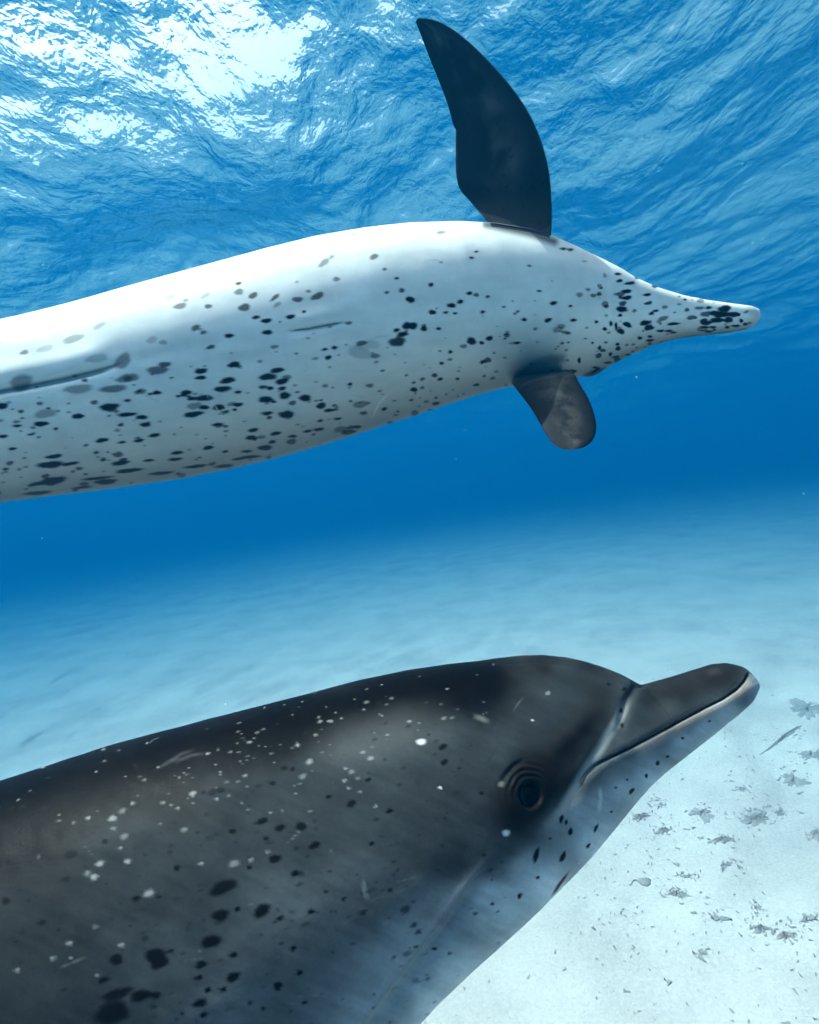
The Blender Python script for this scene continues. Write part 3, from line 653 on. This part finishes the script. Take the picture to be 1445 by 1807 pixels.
DK3 = [(117,436,16,10,1,-25),(122,490,14,9,1,-25),(176,511,6),(253,600,8),(446,818,10,26,1,15),(540,824,9,20,1,20),(535,690,7,15,1,15),(552,702,5,10,1,15),(567,735,8,14,1,20),(452,897,8),(388,962,7,12,1,25),(292,990,8),(657,723,6,15,1,25),(530,920,6,44,1,36),(757,232,9),(702,215,8),(746,308,6,9),(749,360,6,8),(875,493,7,9),(835,538,6,8),(783,592,7,14,1,35),(910,470,6),(963,405,6),(1058,345,5),(767,552,5),(727,580,5),(88,1148,9),(22,1142,7),(140,1165,7),(262,818,6),(712,665,5),(495,760,5),(630,785,6,10,1,35)]
spots(D2, col, DK3, (.004, .004, .005), rnd, off=(723, 1100))
col = np.where(D2.seen[..., None], col, col[:, mj])

V = D2.V.reshape(-1, 3); Fq = grid_faces(D2.ni, D2.nj, True); C_ = col.reshape(-1, 3)
for near in (True, False):           # flippers, below the frame
    sg = 1 if near else -1
    idx = patch(D2, .47, .58, -66, -54) if near else patch(D2, .47, .58, 234, 246)
    V, Fq, C_ = add_fin(V, Fq, C_, idx,
        [local(D2, .47, sg * .065, -.125), local(D2, .50, sg * .09, -.19), local(D2, .58, sg * .11, -.26), local(D2, .68, sg * .12, -.32), local(D2, .76, sg * .12, -.35)],
        [local(D2, .58, sg * .07, -.135), local(D2, .63, sg * .09, -.18), local(D2, .68, sg * .11, -.24), local(D2, .73, sg * .12, -.30), local(D2, .77, sg * .12, -.346)], .15, 40, np.array([.06] * 3), np.array([.025] * 3), .2)
j0 = np.degrees(D2.phi)
V, Fq, C_ = add_fin(V, Fq, C_, patch(D2, .86, 1.10, 83, 97),
    [local(D2, .86, 0, .155), local(D2, .92, 0, .225), local(D2, 1.02, 0, .305), local(D2, 1.12, 0, .36), local(D2, 1.17, 0, .375)],
    [local(D2, 1.10, 0, .15), local(D2, 1.085, 0, .205), local(D2, 1.09, 0, .275), local(D2, 1.13, 0, .34), local(D2, 1.175, 0, .373)], .12, 40, np.array([.03] * 3), np.array([.022] * 3), .2)
for sg, p0, p1 in ((1, -14, 14), (-1, 166, 194)):
    V, Fq, C_ = add_fin(V, Fq, C_, patch(D2, 1.82, 1.95, p0, p1),
        [local(D2, 1.82, sg * .03, 0), local(D2, 1.87, sg * .10, 0), local(D2, 1.95, sg * .19, 0), local(D2, 2.02, sg * .26, 0, .05)],
        [local(D2, 1.95, sg * .02, 0, .02), local(D2, 2.0, sg * .09, 0, .03), local(D2, 2.02, sg * .18, 0, .03), local(D2, 2.02, sg * .262, 0, .06)], .10, 30, np.array([.03] * 3), np.array([.022] * 3), .2)
SKIN2 = skin_material('grey_skin', 0.42, 0.02, 0.12)
dol2 = empty('dolphin', D2.C[400], 'dark grey dolphin with pale throat, seen from its right flank above the sand', 'dolphin')
b2 = skin_obj('body', V, Fq, C_, SKIN2, None); place(b2, dol2)
i, j = D2.locate(*EYE)
N_ = D2.N[i - 30:i + 31, j - 25:j + 26].mean((0, 1)); N_ /= np.linalg.norm(N_)
eyeball(dol2, D2.V[i, j] + N_ * 0.0003, N_, 0.0098, ring_dir=3.6)
i2, j2 = i, mj[j]
N_ = D2.N[i2 - 30:i2 + 31, max(0, j2 - 10):j2 + 11].mean((0, 1)); N_ /= np.linalg.norm(N_)
eyeball(dol2, D2.V[i2, j2] + N_ * 0.0005, N_, 0.0115)

# ---------------------------------------------------------------- seaweed litter on the sand
def on_sand(px, py):
    d = at(px, py, 1.0) - CAM_POS; t = -CAM_Z / d[2]
    for _ in range(6):
        P = CAM_POS + d * t; t = (sand_z(np.array([P[0]]), np.array([P[1]]))[0] - CAM_Z) / d[2]
    return CAM_POS + d * t
wd = NT('seaweed')
wp = wd.n('ShaderNodeNewGeometry').outputs['Position']
wn = wd.n('ShaderNodeTexNoise', {'Vector': wp, 'Scale': 14.0, 'Detail': 4}).outputs[0]
wc = wd.ramp(wn, (0.3, (0.26, 0.17, 0.15)), (0.7, (0.44, 0.29, 0.25)))
wb_ = wd.n('ShaderNodeBsdfPrincipled', {'Base Color': wc, 'Roughness': 0.8}); wd.link(wb_.outputs[0], wd.out.inputs[0])
def flakes(cx, cy, rnd):
    """leafy scraps: centres cx, cy; each a ragged strip of two quads lying on the sand, curled at one end"""
    n = len(cx); L = rnd.gamma(2.0, .0028, n) + .003; W = L * rnd.uniform(.25, .6, n); a = rnd.rand(n) * 6.28
    ca, sa = np.cos(a), np.sin(a); V = []
    for k, (u, v) in enumerate(((-1, -.5), (-1, .6), (0, -1), (0, .9), (1, -.35), (1, .45))):
        bend = .35 * rnd.randn(n) * abs(u)
        x = u * L * rnd.uniform(.7, 1.2, n); y = v * W * rnd.uniform(.5, 1.4, n) + bend * L
        X_ = cx + x * ca - y * sa; Y_ = cy + x * sa + y * ca
        V.append(np.stack([X_, Y_, sand_z(X_, Y_) + .003 + rnd.rand(n) * .005 * (abs(u) > 0)], -1))
    V = np.stack(V, 1).reshape(-1, 3); b = np.arange(n)[:, None] * 6
    F = np.concatenate([b + [0, 2, 3, 1], b + [2, 4, 5, 3]])
    return V, F
CL = [(1425,1252,46,26),(1385,1300,48,18),(1432,1332,30,14),(1400,1378,30,20),(1335,1446,36,16),(1240,1436,28,18),(1130,1441,22,10),(1170,1466,18,10),(1438,1474,22,12),(1275,1482,24,9),(1375,1432,26,12),(1195,1578,26,10),(1342,1640,28,9),(1265,1620,18,8),(1385,1652,20,9),(1282,1525,18,9),(1240,1682,14,6),(1432,1622,26,10),(1340,1600,14,16),(1165,1420,18,9),(1215,1545,22,8),(1310,1392,22,8)]
rnd = np.random.RandomState(21)
def mound(P, ex, ey, rnd):
    """low ragged heap: rings out from the centre with an uneven rim"""
    na, nr = 72, 7; th = np.linspace(0, 2 * math.pi, na, endpoint=False)
    rim = 0.62 + 0.22 * np.sin(2 * th + rnd.rand() * 6) + 0.16 * np.sin(3 * th + rnd.rand() * 6) + 0.13 * np.sin(7 * th + rnd.rand() * 6) + 0.10 * np.sin(13 * th + rnd.rand() * 6) + 0.12 * (rnd.rand(na) - .5)
    rim = np.clip(rim, .18, 1.4); V = []
    for k in range(nr):
        r = rim * (k / (nr - 1.0)); x = P[0] + (ex[0] * np.cos(th) + ey[0] * np.sin(th)) * r; y = P[1] + (ex[1] * np.cos(th) + ey[1] * np.sin(th)) * r
        V.append(np.stack([x, y, sand_z(x, y) + .012 * (1 - (k / (nr - 1.0)) ** 2) * (1 + .6 * rnd.randn(na)) - .001], -1))
    return np.vstack(V), grid_faces(nr, na, True)
HEAPS = [(1425,1252,46,26,'largest dark seaweed patch on the sand beyond the tip of the grey dolphin'),
         (1385,1300,50,17,'long slanting seaweed patch on the sand beside the largest one'),
         (1432,1332,32,14,'flat seaweed patch between the slanting patch and the compact round one'),
         (1400,1378,30,20,'compact round seaweed patch with frayed edges on the sand'),
         (1335,1446,38,17,'wide ragged seaweed heap between the compact round patch and the dolphin throat'),
         (1240,1436,30,18,'dark seaweed heap beside the wide ragged heap, on the side of the dolphin'),
         (1195,1578,26,9,'torn seaweed scrap beside the round lump with a strand'),(1342,1640,30,9,None),(1275,1482,24,8,None),(1438,1474,24,12,None),(1130,1441,22,9,'small seaweed scrap right beside the grey dolphin throat'),(1385,1652,20,8,None),(1170,1466,18,9,None)]
for k, (x, y, rx, ry, lab) in enumerate(HEAPS):
    P = on_sand(x, y); ex = on_sand(x + rx, y) - P; ey = on_sand(x, y + ry) - P
    if k == 1: ey = on_sand(x + 14, y - ry) - P; ex = on_sand(x + 36, y - 22) - P
    V, F = mound(P, ex, ey, rnd)
    o = mesh_obj('seaweed_clump', V - P, F, wd.mat, smooth=False); o.location = P
    o['label'] = lab or 'small thin scrap of torn seaweed lying alone on the sand'; o['category'] = 'seaweed'; o['group'] = 'seaweed clumps on the sand'
# thin scatter of single scraps
X_, Y_ = [], []
for x, y, rx, ry in CL:                 # loose scraps round the clumps
    P = on_sand(x, y); ex = on_sand(x + rx, y) - P; ey = on_sand(x, y + ry) - P
    for _ in range(int(20 + rx)):
        r, t = abs(rnd.randn()) * .9, rnd.rand() * 6.28
        X_.append(P[0] + ex[0] * r * math.cos(t) + ey[0] * r * math.sin(t)); Y_.append(P[1] + ex[1] * r * math.cos(t) + ey[1] * r * math.sin(t))
while len(X_) < 4600:
    x, y = rnd.uniform(-3.5, 6.5), rnd.uniform(.6, 9.5)
    dens = float(fbm(np.array([x]), np.array([y]), 44, 3, .9)[0]) + .16 - .02 * y
    if rnd.rand() < np.clip(dens * 3, .03, 1): X_.append(x); Y_.append(y)
V, F = flakes(np.array(X_), np.array(Y_), rnd)
o = mesh_obj('seaweed_litter', V, F, wd.mat, smooth=False); o['kind'] = 'stuff'
o['label'] = 'small dark seaweed scraps scattered thinly over the sand'; o['category'] = 'seaweed'

# small round lump with a trailing strand
P = on_sand(1137, 1556); R_ = np.linalg.norm(on_sand(1147, 1556) - P)
na, nr = 28, 9; th = np.linspace(0, 2 * math.pi, na, endpoint=False); V = []
for k in range(nr):
    a_ = k / (nr - 1.0) * math.pi / 2; rr = R_ * math.sin(a_) * (1 + .10 * np.sin(3 * th) + .05 * np.sin(7 * th))
    V.append(np.stack([rr * np.cos(th) * 1.25, rr * np.sin(th), 0 * th + R_ * .55 * math.cos(a_) - .003 + .0015 * np.sin(5 * th + k)], -1))
lump = empty('sand_lump', P, 'small round grey lump with a trailing strand, half buried in the sand', 'lump')
o = mesh_obj('shell', np.vstack(V), grid_faces(nr, na, True), wd.mat); o.parent = lump
tt = np.linspace(0, 1, 24); pc = np.stack([-R_ * (.9 + 2.2 * tt), R_ * (.5 * np.sin(tt * 5)), .004 + 0 * tt], -1)
pc[:, 2] += sand_z(P[0] + pc[:, 0], P[1] + pc[:, 1]) - P[2]
th = np.linspace(0, 2 * math.pi, 7)[:-1]; rw = (.0035 * (1 - .6 * tt))[:, None]
V = np.stack([pc[:, None, 0] + 0 * th, pc[:, None, 1] + rw * np.cos(th), pc[:, None, 2] + rw * np.sin(th)], -1)
o = mesh_obj('strand', V.reshape(-1, 3), grid_faces(24, 6, True), wd.mat); o.parent = lump

# ---------------------------------------------------------------- specks drifting in the water
sm = NT('speck'); sb_ = sm.n('ShaderNodeBsdfPrincipled', {'Base Color': (.75, .75, .7, 1), 'Roughness': .8}); sm.link(sb_.outputs[0], sm.out.inputs[0])
OCT = np.array([(1, 0, 0), (-1, 0, 0), (0, 1, 0), (0, -1, 0), (0, 0, 1), (0, 0, -1)], float)
OF = np.array([(0, 2, 4), (2, 1, 4), (1, 3, 4), (3, 0, 4), (2, 0, 5), (1, 2, 5), (3, 1, 5), (0, 3, 5)])
V, F = [], []
for k in range(260):
    P = at(rnd.uniform(-300, 1750), rnd.uniform(-100, 1500), rnd.uniform(1.2, 4.5))
    if not (sand_z(np.array([P[0]]), np.array([P[1]]))[0] + .3 < P[2] < SURF_Z - .7): continue
    V.append(P + OCT * rnd.uniform(.0005, .0016) * (1 + .8 * rnd.rand(1, 3))); F.append(OF + 6 * (len(V) - 1))
o = mesh_obj('suspended_particles', np.vstack(V), np.vstack(F), sm.mat); o['kind'] = 'stuff'
o['label'] = 'tiny pale specks drifting in the blue water'; o['category'] = 'particles'
